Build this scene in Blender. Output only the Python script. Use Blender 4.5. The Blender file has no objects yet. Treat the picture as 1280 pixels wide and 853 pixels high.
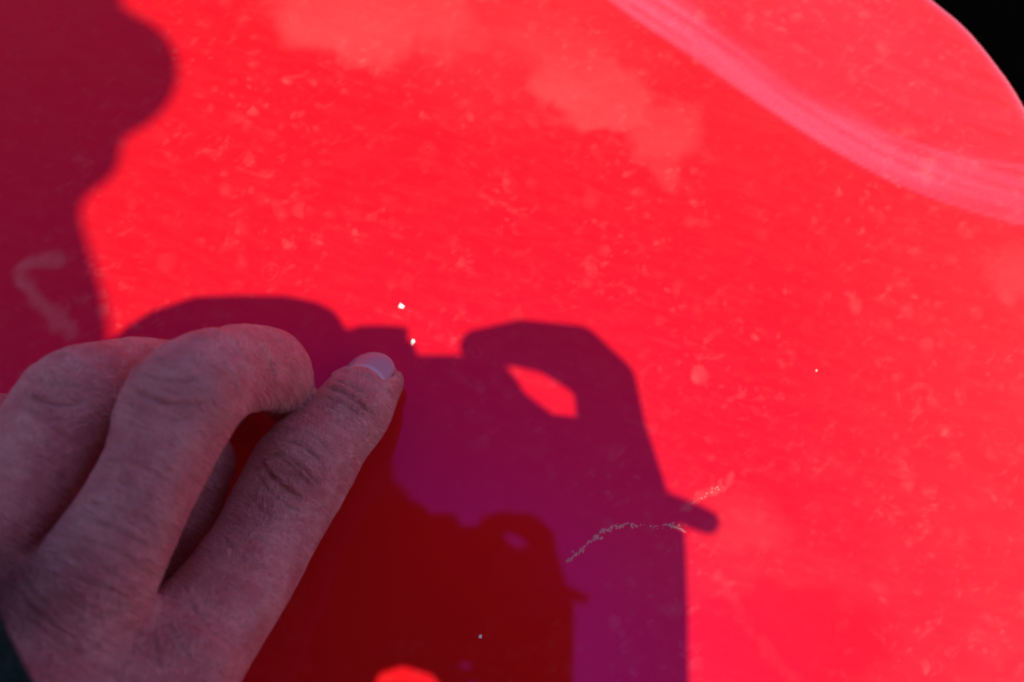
import bpy, bmesh, math
import numpy as np
from mathutils import Vector, Matrix

# ------------------------------------------------------------------ frames
# Everything is laid out in "panel" millimetres: x right, y up along the panel, z = height
# above the red panel.  W() turns that into world metres (panel tilted back, 1 m up).
PHI = math.radians(50)                       # elevation of the panel's normal
ORG = np.array([0.0, 0.0, 1.0])
MW = np.array([[1, 0, 0], [0, math.sin(PHI), -math.cos(PHI)], [0, math.cos(PHI), math.sin(PHI)]])
def W(p): return np.asarray(p, float) @ MW.T * 0.001 + ORG
F, EYE = 1256.0, np.array([0.0, 0.0, 250.0])
def _cam():
    v = np.array([(560 - 640) / F, -(740 - 426.5) / F, -1.0]); v /= np.linalg.norm(v)
    z = -v; x = np.array([1, 0, 0.0]) - z[0] * z; x /= np.linalg.norm(x)
    return np.array([x, np.cross(z, x), z])
RC = _cam()
def P(px, py, z=0.0):
    r = RC @ np.array([(px - 640) / F, -(py - 426.5) / F, -1.0])
    return EYE + r * (z - EYE[2]) / r[2]
SUN = np.array([0.050, -0.066, 1.0])         # towards the sun, panel frame
def Q(px, py, h):                            # where a thing h mm up stands to shade that spot
    return P(px, py, 0) + h * SUN
def proj(p):
    c = (p - EYE) @ RC
    return np.stack([640 + F * c[:, 0] / -c[:, 2], 426.5 - F * c[:, 1] / -c[:, 2]], 1)

# ------------------------------------------------------------------ camera, world, sun, exposure
sc = bpy.context.scene
COL = sc.collection
cam = bpy.data.cameras.new('camera_lens'); co = bpy.data.objects.new('view_camera', cam); COL.objects.link(co)
cam.sensor_width = 36; cam.lens = F / 1280 * 36; cam.clip_start = 0.005; cam.clip_end = 3000
R3 = MW @ RC
m = Matrix([[*R3[0], 0], [*R3[1], 0], [*R3[2], 0], [0, 0, 0, 1]]); m.translation = Vector(W(EYE)); co.matrix_world = m
cam.dof.use_dof = True; cam.dof.focus_distance = 0.235; cam.dof.aperture_fstop = 10.5
sc.camera = co
sc.view_settings.view_transform = 'Standard'; sc.view_settings.look = 'None'
sc.view_settings.exposure = 0.58; sc.view_settings.gamma = 1
sc.cycles.filter_width = 2.0
sd = MW @ SUN; sd /= np.linalg.norm(sd)
world = bpy.data.worlds.new('World'); sc.world = world; world.use_nodes = True
nt = world.node_tree
sky = nt.nodes.new('ShaderNodeTexSky'); sky.sky_type = 'NISHITA'; sky.sun_disc = False
sky.sun_elevation = math.asin(sd[2]); sky.sun_rotation = math.atan2(sd[0], sd[1])
sky.air_density = 1.0; sky.dust_density = 1.3; sky.ozone_density = 3.5; sky.altitude = 300
bg = nt.nodes['Background']; bg.inputs[1].default_value = 0.148
nt.links.new(sky.outputs[0], bg.inputs[0])
sl = bpy.data.lights.new('sun', 'SUN'); so = bpy.data.objects.new('sun', sl); COL.objects.link(so)
sl.energy = 3.5; sl.angle = math.radians(0.5); sl.color = (1.0, 0.98, 0.66)
so.rotation_euler = Vector(sd).to_track_quat('Z', 'Y').to_euler()

# ------------------------------------------------------------------ helpers
def tag(o, label=None, cat=None, group=None, kind=None):
    for k, v in (('label', label), ('category', cat), ('group', group), ('kind', kind)):
        if v: o[k] = v
    return o
def obj(name, V, Fc, mat, parent=None, origin=None, smooth=True, world=False):
    V = np.asarray(V, float)
    Vw = V if world else W(V)
    if parent is not None: og = np.array(parent['_o'])
    else: og = Vw.mean(0) if origin is None else np.asarray(origin, float)
    me = bpy.data.meshes.new(name)
    if isinstance(Fc, np.ndarray):
        k = Fc.shape[1]
        me.vertices.add(len(Vw)); me.vertices.foreach_set('co', (Vw - og).astype(np.float32).ravel())
        me.loops.add(Fc.size); me.loops.foreach_set('vertex_index', Fc.astype(np.int32).ravel())
        me.polygons.add(len(Fc)); me.polygons.foreach_set('loop_start', np.arange(0, Fc.size, k, dtype=np.int32))
        me.update(calc_edges=True); me.validate()
    else:
        me.from_pydata((Vw - og).tolist(), [], Fc); me.update()
    me.polygons.foreach_set('use_smooth', [smooth] * len(me.polygons))
    if mat: me.materials.append(mat)
    o = bpy.data.objects.new(name, me); COL.objects.link(o)
    if parent is None: o.location = og
    else: o.parent = parent
    o['_o'] = [float(a) for a in og]
    return o
def empty(name, at):
    o = bpy.data.objects.new(name, None); COL.objects.link(o); o.location = at; o['_o'] = [float(a) for a in at]
    return o
def fattr(o, name, vals):
    a = o.data.attributes.new(name, 'FLOAT', 'POINT'); a.data.foreach_set('value', np.asarray(vals, np.float32))
def vattr(o, name, vals):
    a = o.data.attributes.new(name, 'FLOAT_VECTOR', 'POINT'); a.data.foreach_set('vector', np.asarray(vals, np.float32).ravel())

class NT:
    def __init__(s, name):
        s.m = bpy.data.materials.new(name); s.m.use_nodes = True; s.t = s.m.node_tree; s.b = s.t.nodes['Principled BSDF']
    def n(s, typ, **kw):
        x = s.t.nodes.new(typ)
        for k, v in kw.items(): setattr(x, k, v)
        return x
    def l(s, a, b): s.t.links.new(a, b)
    def set(s, sock, v):
        if isinstance(v, (int, float, tuple)): sock.default_value = v
        else: s.l(v, sock)
    def math(s, op, a, b=0.0, c=0.0, clamp=False):
        x = s.n('ShaderNodeMath', operation=op, use_clamp=clamp)
        for i, v in enumerate((a, b, c)): s.set(x.inputs[i], v)
        return x.outputs[0]
    def mix(s, f, a, b, mode='MIX'):
        x = s.n('ShaderNodeMix', data_type='RGBA', blend_type=mode)
        s.set(x.inputs[0], f); s.set(x.inputs[6], a); s.set(x.inputs[7], b)
        return x.outputs[2]
    def ramp(s, v, lo, hi, a=0.0, b=1.0):
        x = s.n('ShaderNodeMapRange', interpolation_type='SMOOTHSTEP')
        s.set(x.inputs[0], v)
        for i, q in enumerate((lo, hi, a, b)): x.inputs[i + 1].default_value = q
        return x.outputs[0]
    def noise(s, vec, scale, detail=3, rough=0.5, dist=0.0):
        x = s.n('ShaderNodeTexNoise'); s.l(vec, x.inputs['Vector'])
        x.inputs['Scale'].default_value = scale; x.inputs['Detail'].default_value = detail
        x.inputs['Roughness'].default_value = rough; x.inputs['Distortion'].default_value = dist
        return x.outputs['Fac']
    def voro(s, vec, scale, feature='F1', rnd=1.0):
        x = s.n('ShaderNodeTexVoronoi', feature=feature); s.l(vec, x.inputs['Vector'])
        x.inputs['Scale'].default_value = scale; x.inputs['Randomness'].default_value = rnd
        return x
    def vec(s, v, loc=(0, 0, 0), rot=(0, 0, 0), scale=(1, 1, 1)):
        if any(rot):
            x = s.n('ShaderNodeMapping'); s.l(v, x.inputs[0]); x.inputs[2].default_value = rot; v = x.outputs[0]
        x = s.n('ShaderNodeMapping'); s.l(v, x.inputs[0])
        x.inputs[1].default_value = loc; x.inputs[3].default_value = scale
        return x.outputs[0]
    def attr(s, name, out='Fac'):
        x = s.n('ShaderNodeAttribute', attribute_name=name); return x.outputs[out]
    def bump(s, h, strength, dist, prev=None):
        x = s.n('ShaderNodeBump'); s.set(x.inputs['Height'], h)
        x.inputs['Strength'].default_value = strength; x.inputs['Distance'].default_value = dist
        if prev is not None: s.l(prev, x.inputs['Normal'])
        return x.outputs[0]
def simple(name, col, rough=0.5, metal=0.0, spec=0.5, bump=None):
    n = NT(name); n.b.inputs['Roughness'].default_value = rough; n.b.inputs['Metallic'].default_value = metal
    n.b.inputs['Specular IOR Level'].default_value = spec
    tc = n.n('ShaderNodeTexCoord').outputs['Object']
    f = n.noise(tc, bump[0] if bump else 120, 4)
    n.l(n.mix(n.math('MULTIPLY', f, 0.5), (*col, 1), (*[c * 0.6 for c in col], 1)), n.b.inputs['Base Color'])
    if bump: n.l(n.bump(f, bump[1], bump[2]), n.b.inputs['Normal'])
    return n.m

# signed distance modelling -------------------------------------------------
def smin(a, b, k):
    h = np.clip(0.5 + 0.5 * (b - a) / k, 0, 1)
    return b * (1 - h) + a * h - k * h * (1 - h)
def catmull(pts, n=6):
    pts = np.asarray(pts, float); out = []
    e = np.vstack([2 * pts[0] - pts[1], pts, 2 * pts[-1] - pts[-2]])
    for i in range(1, len(e) - 2):
        for t in np.arange(n) / n:
            a, b, c, d = e[i - 1], e[i], e[i + 1], e[i + 2]
            out.append(0.5 * (2 * b + (c - a) * t + (2 * a - 5 * b + 4 * c - d) * t * t + (3 * b - a - 3 * c + d) * t ** 3))
    out.append(pts[-1]); return np.array(out)
class Chain:
    def __init__(s, pts, n=5, flat=None):    # pts rows: x y z r
        s.c = catmull(pts, n) if len(pts) > 2 and n > 1 else np.asarray(pts, float)
        s.flat = flat                        # (axis, k): squash along axis
    def __call__(s, p, full=False):
        if not full and len(p) > 3000:       # far from this chain its box distance will do
            rm = s.c[:, 3].max(); lo_, hi_ = s.c[:, :3].min(0) - rm, s.c[:, :3].max(0) + rm
            bd_ = np.linalg.norm(np.maximum(np.maximum(lo_ - p, p - hi_), 0), axis=1)
            w_ = bd_ < 14 + rm * 0.2; out = bd_ + 2.0
            out[w_] = s.ev(p[w_])
            return out
        return s.ev(p, full)
    def ev(s, p, full=False):
        best = np.full(len(p), 1e9); bs = np.zeros(len(p)); S = 0.0; bc = np.zeros((len(p), 3)) if full else None
        for a, b in zip(s.c[:-1], s.c[1:]):
            ab = b[:3] - a[:3]; L2 = ab @ ab + 1e-12
            t = np.clip((p - a[:3]) @ ab / L2, 0, 1)
            v = p - a[:3] - t[:, None] * ab
            d2 = (v * v).sum(1)
            if s.flat is not None: d2 = d2 + (s.flat[1] ** 2 - 1) * (v @ s.flat[0]) ** 2
            d = np.sqrt(d2) - (a[3] + t * (b[3] - a[3]))
            w = d < best; best = np.where(w, d, best)
            if full: bs = np.where(w, S + t * math.sqrt(L2), bs); bc[w] = v[w]
            S += math.sqrt(L2)
        return (best, bs, bc) if full else best
def mesh_sdf(f, lo, hi, vox):
    """surface nets over a block-sparse grid, then snapped to the zero level"""
    lo = np.asarray(lo, float); B = 8
    nb = np.ceil((np.asarray(hi, float) - lo) / (vox * B)).astype(int); dim = nb * B + 1
    g = np.stack(np.meshgrid(*[np.arange(k) for k in nb], indexing='ij'), -1).reshape(-1, 3)
    cen = lo + (g + 0.5) * B * vox
    d = f(cen); act = g[np.abs(d) < B * vox * 1.0]
    D = np.ones(dim, np.float32) * 9
    for (i, j, k), dd in zip(g, d):
        if dd < 0: D[i * B:i * B + B, j * B:j * B + B, k * B:k * B + B] = -9
    off = np.stack(np.meshgrid(*[np.arange(B + 1)] * 3, indexing='ij'), -1).reshape(-1, 3)
    for s in range(0, len(act), 400):
        idx = (act[s:s + 400, None] * B + off[None]).reshape(-1, 3)
        D[idx[:, 0], idx[:, 1], idx[:, 2]] = f(lo + idx * vox)
    ins = D < 0
    corners = [(i, j, k) for i in (0, 1) for j in (0, 1) for k in (0, 1)]
    sh = tuple(np.array(dim) - 1)
    cnt = sum(ins[i:i + sh[0], j:j + sh[1], k:k + sh[2]].astype(np.int8) for i, j, k in corners)
    cells = np.argwhere((cnt > 0) & (cnt < 8)); ids = np.full(sh, -1, np.int64); ids[tuple(cells.T)] = np.arange(len(cells))
    acc = np.zeros((len(cells), 3)); n = np.zeros(len(cells))
    for a in corners:
        for ax in range(3):
            if a[ax]: continue
            b = list(a); b[ax] = 1
            va = D[tuple((cells + a).T)]; vb = D[tuple((cells + b).T)]
            x = (va < 0) != (vb < 0); t = np.where(x, va / np.where(x, va - vb, 1), 0)
            pnt = np.array(a, float)[None].repeat(len(cells), 0); pnt[:, ax] = t
            acc += pnt * x[:, None]; n += x
    V = lo + (cells + acc / np.maximum(n, 1)[:, None]) * vox
    quads = []
    for ax in range(3):
        u, v = (ax + 1) % 3, (ax + 2) % 3
        s0 = [slice(None)] * 3; s1 = [slice(None)] * 3; s0[ax] = slice(0, -1); s1[ax] = slice(1, None)
        A = ins[tuple(s0)]; Bn = ins[tuple(s1)]
        e = np.argwhere(A != Bn)
        e = e[(e[:, u] > 0) & (e[:, v] > 0) & (e[:, u] < sh[u]) & (e[:, v] < sh[v])]
        du = np.zeros(3, int); du[u] = 1; dv = np.zeros(3, int); dv[v] = 1
        q = np.stack([ids[tuple((e - du - dv).T)], ids[tuple((e - dv).T)], ids[tuple(e.T)], ids[tuple((e - du).T)]], 1)
        fl = ~A[tuple(e.T)]; q[fl] = q[fl][:, ::-1]; quads.append(q)
    quads = np.vstack(quads); quads = quads[(quads >= 0).all(1)]
    V = V - grad(f, V) * f(V)[:, None]
    return V, quads, grad(f, V)
def grad(f, V, e=0.05):
    f0 = f(V); G = np.stack([f(V + np.eye(3)[i] * e) - f0 for i in range(3)], 1)
    return G / (np.linalg.norm(G, axis=1)[:, None] + 1e-9)
def vnoise(p, seed=0):
    i = np.floor(p).astype(np.int64); f = p - i; f = f * f * (3 - 2 * f); out = 0
    def h(a):
        n = (a[:, 0] * 374761393 + a[:, 1] * 668265263 + a[:, 2] * 2147483647 + seed * 1013904223) & 0xffffffff
        n = ((n ^ (n >> 13)) * 1274126177) & 0xffffffff
        return ((n ^ (n >> 16)) & 0xffff) / 65535.0
    for a in (0, 1):
        for b in (0, 1):
            for c in (0, 1):
                w = (f[:, 0] if a else 1 - f[:, 0]) * (f[:, 1] if b else 1 - f[:, 1]) * (f[:, 2] if c else 1 - f[:, 2])
                out = out + w * h(i + [a, b, c])
    return out * 2 - 1
def pdist(xy, line):
    """distance to a polyline and position along it (0..1)"""
    line = np.asarray(line, float); best = np.full(len(xy), 1e9); s = np.zeros(len(xy)); side = np.zeros(len(xy))
    L = np.r_[0, np.cumsum(np.linalg.norm(np.diff(line, axis=0), axis=1))]
    for k, (a, b) in enumerate(zip(line[:-1], line[1:])):
        ab = b - a; t = np.clip((xy - a) @ ab / (ab @ ab), 0, 1); v = xy - a - t[:, None] * ab
        d = np.linalg.norm(v, axis=1); w = d < best
        best = np.where(w, d, best); s = np.where(w, (L[k] + t * (L[k + 1] - L[k])) / L[-1], s)
        side = np.where(w, np.sign(ab[0] * v[:, 1] - ab[1] * v[:, 0]), side)
    return best, s, side

# ------------------------------------------------------------------ materials
def paint_mat():
    n = NT('red_car_paint')
    tc = n.attr('pc', 'Vector')
    v = n.vec(tc, scale=(1, 1, 1))
    warp = n.n('ShaderNodeTexNoise'); n.l(v, warp.inputs['Vector']); warp.inputs['Scale'].default_value = 160; warp.inputs['Detail'].default_value = 2
    vw = n.n('ShaderNodeMix', data_type='VECTOR'); vw.inputs[0].default_value = 0.004
    n.l(v, vw.inputs[4]); n.l(warp.outputs['Color'], vw.inputs[5]); vd = vw.outputs[1]
    # dried water spots: irregular little smudges, some rings, in patches
    sp = n.voro(vd, 210); r = n.n('ShaderNodeSeparateColor'); n.l(sp.outputs['Color'], r.inputs[0])
    size = n.math('MULTIPLY', n.math('POWER', r.outputs[0], 2.5), 0.55)
    s1 = n.math('MULTIPLY', n.ramp(n.math('SUBTRACT', size, sp.outputs['Distance']), -0.26, 0.30), n.math('POWER', r.outputs[1], 1.5))
    sp2 = n.voro(vd, 430); r2 = n.n('ShaderNodeSeparateColor'); n.l(sp2.outputs['Color'], r2.inputs[0])
    size2 = n.math('MULTIPLY', n.math('POWER', r2.outputs[0], 4.0), 0.5)
    s2 = n.math('MULTIPLY', n.ramp(n.math('SUBTRACT', size2, sp2.outputs['Distance']), -0.25, 0.28), n.math('POWER', r2.outputs[1], 1.5))
    sp3 = n.voro(vd, 95); r3 = n.n('ShaderNodeSeparateColor'); n.l(sp3.outputs['Color'], r3.inputs[0])
    ringd = n.math('ABSOLUTE', n.math('SUBTRACT', sp3.outputs['Distance'], n.math('MULTIPLY', r3.outputs[0], 0.28)))
    ring = n.math('MULTIPLY', n.ramp(ringd, 0.0, 0.045, 1, 0), n.math('MULTIPLY', n.ramp(r3.outputs[1], 0.6, 0.9), n.noise(tc, 300, 2)))
    patch = n.ramp(n.noise(tc, 28, 3, 0.6), 0.42, 0.66)
    spots = n.math('ADD', n.math('MULTIPLY', s1, 1.0), n.math('ADD', s2, n.math('MULTIPLY', ring, 0.9)))
    spots = n.math('MULTIPLY', spots, n.math('ADD', n.math('MULTIPLY', patch, 0.8), 0.3))
    bl = n.noise(n.vec(tc, rot=(0, 0, -0.6), scale=(1, 1.6, 1)), 230, 2, 0.5, 0.15)
    bl2 = n.noise(n.vec(tc, rot=(0, 0, 0.5), scale=(1, 2.0, 1)), 120, 3, 0.5, 0.2)
    smud = n.math('ADD', n.math('MULTIPLY', n.ramp(bl, 0.56, 0.78), 0.55), n.math('MULTIPLY', n.ramp(bl2, 0.58, 0.80), 0.5))
    spots = n.math('ADD', n.math('MULTIPLY', spots, 0.75), n.math('MULTIPLY', smud, n.math('ADD', n.math('MULTIPLY', patch, 0.7), 0.3)))
    # fine haze of dust, wiped in slanting streaks
    st = n.noise(n.vec(tc, rot=(0, 0, math.radians(17)), scale=(1, 4, 1)), 90, 5, 0.62)
    haze = n.math('MULTIPLY', n.ramp(st, 0.35, 0.8), 0.5)
    grain = n.noise(tc, 900, 2, 0.6)
    haze = n.math('ADD', haze, n.math('MULTIPLY', n.ramp(grain, 0.5, 0.85), 0.25))
    dust = n.math('ADD', n.math('MULTIPLY', spots, 0.056), n.math('MULTIPLY', haze, 0.015))
    dust = n.math('ADD', dust, n.math('MULTIPLY', n.math('MULTIPLY', n.attr('dust'), 0.074), n.math('ADD', 0.55, n.math('MULTIPLY', n.noise(tc, 75, 5, 0.65), 0.9))))
    dust = n.math('MAXIMUM', n.math('MULTIPLY', dust, n.math('SUBTRACT', 1.0, n.attr('clean'))), 0.0)
    dust = n.math('ADD', dust, 0.001)
    mott = n.noise(tc, 60, 4, 0.6)
    base = n.mix(mott, (0.60, 0.0050, 0.0058, 1), (0.555, 0.0040, 0.0048, 1))
    colr = n.mix(n.math('MULTIPLY', dust, 0.86), base, (0.80, 0.62, 0.63, 1)); colr = n.mix(n.math('MULTIPLY', n.attr('band_sheen'), n.ramp(grain, 0.2, 0.7, 0.85, 1.1)), colr, (0.74, 0.38, 0.74, 1))  # last mix paints the band's violet sky reflection into the base colour
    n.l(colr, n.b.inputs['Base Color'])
    n.l(n.math('ADD', n.math('MULTIPLY', dust, 1.2), 0.03), n.b.inputs['Roughness'])
    n.b.inputs['IOR'].default_value = 1.5
    n.b.inputs['Specular Tint'].default_value = (0.36, 0.025, 0.60, 1)
    h = n.noise(tc, 1800, 2)
    bp = n.bump(h, 0.02, 0.0001); n.l(bp, n.b.inputs['Normal'])
    p2 = n.n('ShaderNodeBsdfPrincipled'); n.l(colr, p2.inputs['Base Color']); p2.inputs['Roughness'].default_value = 0.36
    p2.inputs['IOR'].default_value = 1.5; p2.inputs['Specular Tint'].default_value = (0.8, 0.12, 0.6, 1); n.l(bp, p2.inputs['Normal'])
    mx = n.n('ShaderNodeMixShader'); mx.inputs[0].default_value = 0.03
    n.l(n.b.outputs[0], mx.inputs[1]); n.l(p2.outputs[0], mx.inputs[2]); n.l(mx.outputs[0], n.t.nodes['Material Output'].inputs[0])
    return n.m
def skin_mat(name='skin'):
    n = NT(name)
    tc = n.n('ShaderNodeTexCoord').outputs['Object']
    uv = n.attr('suv', 'Vector')             # x along the finger, y across it, z finger (mm)
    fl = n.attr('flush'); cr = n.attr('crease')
    mot = n.noise(tc, 130, 4, 0.6); mot2 = n.noise(tc, 420, 3, 0.6)
    c = n.mix(n.ramp(mot, 0.3, 0.7), (0.92, 0.255, 0.290, 1), (0.74, 0.130, 0.172, 1))
    c = n.mix(n.math('MULTIPLY', n.ramp(mot2, 0.45, 0.8), 0.35), c, (0.93, 0.34, 0.37, 1))
    c = n.mix(n.math('MULTIPLY', fl, 0.75), c, (0.66, 0.12, 0.14, 1))
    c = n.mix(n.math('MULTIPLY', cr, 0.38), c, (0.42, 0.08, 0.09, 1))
    wr = n.noise(n.vec(uv, scale=(1.0, 0.16, 1)), 0.75, 5, 0.62, 0.4)
    wr2 = n.noise(n.vec(uv, rot=(0, 0, 0.9), scale=(1.0, 0.28, 1)), 0.95, 4, 0.6, 0.3)
    wr3 = n.noise(n.vec(uv, rot=(0, 0, -0.8), scale=(1.0, 0.28, 1)), 0.95, 4, 0.6, 0.3)
    rid = lambda w: n.math('ABSOLUTE', n.math('SUBTRACT', w, 0.5))
    h = n.math('ADD', n.math('MULTIPLY', rid(wr), 1.6), n.math('ADD', rid(wr2), rid(wr3)))
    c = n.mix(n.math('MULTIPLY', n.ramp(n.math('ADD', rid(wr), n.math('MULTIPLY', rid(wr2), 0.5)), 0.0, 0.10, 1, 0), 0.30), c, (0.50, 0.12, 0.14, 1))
    n.l(c, n.b.inputs['Base Color'])
    pore = n.voro(tc, 1500, 'DISTANCE_TO_EDGE').outputs['Distance']
    b1 = n.bump(h, 1.0, 0.0030)
    b2 = n.bump(n.ramp(pore, 0.0, 0.25), 0.5, 0.00015, b1)
    n.l(b2, n.b.inputs['Normal'])
    n.l(n.math('ADD', n.math('MULTIPLY', mot2, 0.15), 0.34), n.b.inputs['Roughness'])
    n.b.inputs['Subsurface Weight'].default_value = 0.25
    n.b.inputs['Subsurface Radius'].default_value = (1.0, 0.35, 0.2)
    n.b.inputs['Subsurface Scale'].default_value = 0.0025
    n.b.inputs['Specular IOR Level'].default_value = 0.6
    return n.m
def nail_mat():
    n = NT('nail'); tc = n.attr('nuv', 'Vector')
    x = n.n('ShaderNodeSeparateXYZ'); n.l(tc, x.inputs[0])
    arc = n.math('ADD', x.outputs[1], n.math('MULTIPLY', n.math('MULTIPLY', x.outputs[0], x.outputs[0]), 0.18))
    lun = n.ramp(arc, 0.30, 0.40, 1, 0)
    c = n.mix(lun, (0.36, 0.15, 0.22, 1), (0.42, 0.25, 0.35, 1))
    tip = n.ramp(n.math('SUBTRACT', x.outputs[1], n.math('MULTIPLY', n.math('MULTIPLY', x.outputs[0], x.outputs[0]), 0.12)), 0.84, 0.88)
    c = n.mix(n.math('MULTIPLY', tip, 0.5), c, (0.42, 0.24, 0.29, 1))
    n.l(c, n.b.inputs['Base Color']); n.b.inputs['Roughness'].default_value = 0.32
    rg = n.noise(n.vec(tc, scale=(1, 0.06, 1)), 9, 2)
    n.l(n.bump(rg, 0.25, 0.0002), n.b.inputs['Normal'])
    return n.m
def cloth_mat(name, col, sc_=900):
    n = NT(name); tc = n.n('ShaderNodeTexCoord').outputs['Object']
    w1 = n.n('ShaderNodeTexWave', bands_direction='DIAGONAL'); n.l(tc, w1.inputs[0]); w1.inputs['Scale'].default_value = sc_ / 3; w1.inputs['Distortion'].default_value = 3; w1.inputs['Detail'].default_value = 2
    f = n.noise(tc, sc_, 4, 0.7)
    n.l(n.mix(n.ramp(f, 0.35, 0.75), (*[c * 0.5 for c in col], 1), (*[c * 2.2 for c in col], 1)), n.b.inputs['Base Color'])
    n.b.inputs['Roughness'].default_value = 0.95; n.b.inputs['Specular IOR Level'].default_value = 0.15
    n.l(n.bump(n.math('ADD', w1.outputs[0], f), 0.6, 0.0008), n.b.inputs['Normal'])
    return n.m
def asphalt_mat():
    n = NT('asphalt'); tc = n.n('ShaderNodeTexCoord').outputs['Object']
    f = n.noise(tc, 150, 4, 0.7); g = n.noise(tc, 1.2, 4, 0.6)
    n.l(n.mix(f, (0.035, 0.035, 0.036, 1), (0.07, 0.068, 0.066, 1)), n.b.inputs['Base Color'])
    n.b.inputs['Roughness'].default_value = 0.9; n.l(n.bump(f, 0.6, 0.004), n.b.inputs['Normal'])
    return n.m
PAINT, SKIN, NAIL = paint_mat(), skin_mat(), nail_mat()
BLACKP = simple('black_camera_plastic', (0.012, 0.012, 0.013), 0.45, bump=(2500, 0.3, 0.0003))
CAVITY_SHADE = simple('cavity_shade_black', (0.0006, 0.0005, 0.0006), 1.0, spec=0.0, bump=(800, 0.4, 0.0005))  # near-black stands in for the shade of the cavity past the edge
STEEL = simple('brushed_steel', (0.55, 0.55, 0.56), 0.3, 1.0)
GLASS = simple('lens_glass', (0.005, 0.006, 0.012), 0.03, spec=0.8)
JACKET = cloth_mat('dark_jacket_fleece', (0.008, 0.013, 0.013))
TROUS = cloth_mat('dark_denim', (0.02, 0.025, 0.045))
HAIR = simple('dark_brown_hair', (0.02, 0.012, 0.008), 0.5, bump=(900, 0.8, 0.001))
CHIPM = simple('bare_chip_filler', (0.85, 0.80, 0.80), 0.5, spec=0.8)

# ------------------------------------------------------------------ ground
S = 400.0
g = obj('ground', [[-S, -S, 0], [S, -S, 0], [S, S, 0], [-S, S, 0]], [(0, 1, 2, 3)], asphalt_mat(), origin=(0, 0, 0), smooth=False, world=True)
tag(g, 'dark asphalt ground under the car', None, None, 'structure')

# ------------------------------------------------------------------ the red panel
def warped(lo, hi, a, b, step):
    x = list(np.arange(a, b + step / 2, step)); s = step
    while x[-1] < hi: s *= 1.10; x.append(min(x[-1] + s, hi))
    s = step; y = []
    c = x[0]
    while c > lo: s *= 1.10; c = max(c - s, lo); y.append(c)
    return np.array(y[::-1] + x)
def pl(pts): return np.array([P(a, b, 0)[:2] for a, b in pts])
def ext(l, d=900):
    a = l[0] - l[1]; b = l[-1] - l[-2]
    return np.vstack([l[0] + a / np.linalg.norm(a) * d, l, l[-1] + b / np.linalg.norm(b) * d])
def smooth_line(l, n=8): return catmull(l, n)
LOW = ext(smooth_line(pl([(640, -110), (775, 0), (860, 58), (950, 121), (1050, 184), (1150, 233), (1280, 272), (1420, 296)])))
UPP = ext(smooth_line(pl([(740, -110), (868, 0), (935, 60), (1000, 108), (1060, 138), (1120, 166), (1200, 190), (1280, 204), (1420, 220)])))
EDG = ext(smooth_line(pl([(980, -130), (1085, -66), (1165, 0), (1205, 33), (1243, 76), (1280, 128), (1345, 250), (1380, 360)])))
def sstep(x, a, b):
    t = np.clip((x - a) / (b - a), 0, 1); return t * t * (3 - 2 * t)
def softramp(x, w):                          # integral of a smooth step: 0 below 0, slope 1 above
    return np.where(x < -w, 0, np.where(x > w, x, (x + w) ** 2 / (4 * w)))
SLOPE1, SLOPE2 = -0.19, -0.09
def height(xy):
    z = -(xy ** 2).sum(1) / (2 * 3500.0)
    d, s, sd_ = pdist(xy, LOW); u = np.where(sd_ > 0, d, -d)      # beyond the crease: positive
    d2, s2, sd2 = pdist(xy, UPP); u2 = np.where(sd2 > 0, d2, -d2)
    z -= SLOPE1 * softramp(u, 0.7) - (SLOPE1 - SLOPE2) * softramp(u2 - 1.0, 3.0)
    # a shallow pressed line just under the crease towards its right end
    z -= 0.10 * np.exp(-((u + 2.2) / 0.35) ** 2) * sstep(xy[:, 0], 70, 105)
    d3, s3, sd3 = pdist(xy, EDG); e = np.where(sd3 > 0, d3, -d3)  # beyond the edge: positive
    e = e + 5.5
    z -= np.where(e > 0, e * e / 22.0, 0) * (e < 9) + np.where(e >= 9, 3.682 + (e - 9) * 2.6, 0)
    # outer borders far outside the picture roll down
    for q, lim in ((-xy[:, 0], 480), (xy[:, 0], 620), (-xy[:, 1], 380), (xy[:, 1], 420)):
        o = q - lim; z -= np.where(o > 0, o * o / 60.0, 0)
    return z, e
xs = warped(-520, 660, -135, 190, 1.0); ys = warped(-420, 460, -45, 205, 1.0)
X, Y = np.meshgrid(xs, ys, indexing='ij'); xy = np.stack([X.ravel(), Y.ravel()], 1)
z, e = height(xy)
out_ = (e > 27) & (e < 160)                  # draw the rim's last vertices in onto one clean contour
for _ in range(3):
    ge = np.stack([height(xy[out_] + [0.5, 0])[1] - e[out_], height(xy[out_] + [0, 0.5])[1] - e[out_]], 1); ge /= np.linalg.norm(ge, axis=1)[:, None] + 1e-9
    xy[out_] -= ge * (e[out_] - 27)[:, None]; z[out_], e[out_] = height(xy[out_])
nx, ny = X.shape; I = np.arange(nx * ny).reshape(nx, ny)
q = np.stack([I[:-1, :-1].ravel(), I[1:, :-1].ravel(), I[1:, 1:].ravel(), I[:-1, 1:].ravel()], 1)
q = q[(e[q] < 27.6).all(1) & (e[q] < 26.9).any(1)]
used, inv = np.unique(q, return_inverse=True); q = inv.reshape(q.shape)
V = np.column_stack([xy, z])[used]
car = empty('car', W((60, 20, 0)))
tag(car, 'glossy red painted car panel with dried water spots and a curved raised band', 'car')
panel = obj('bonnet_panel', V, q, PAINT, car)
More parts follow.
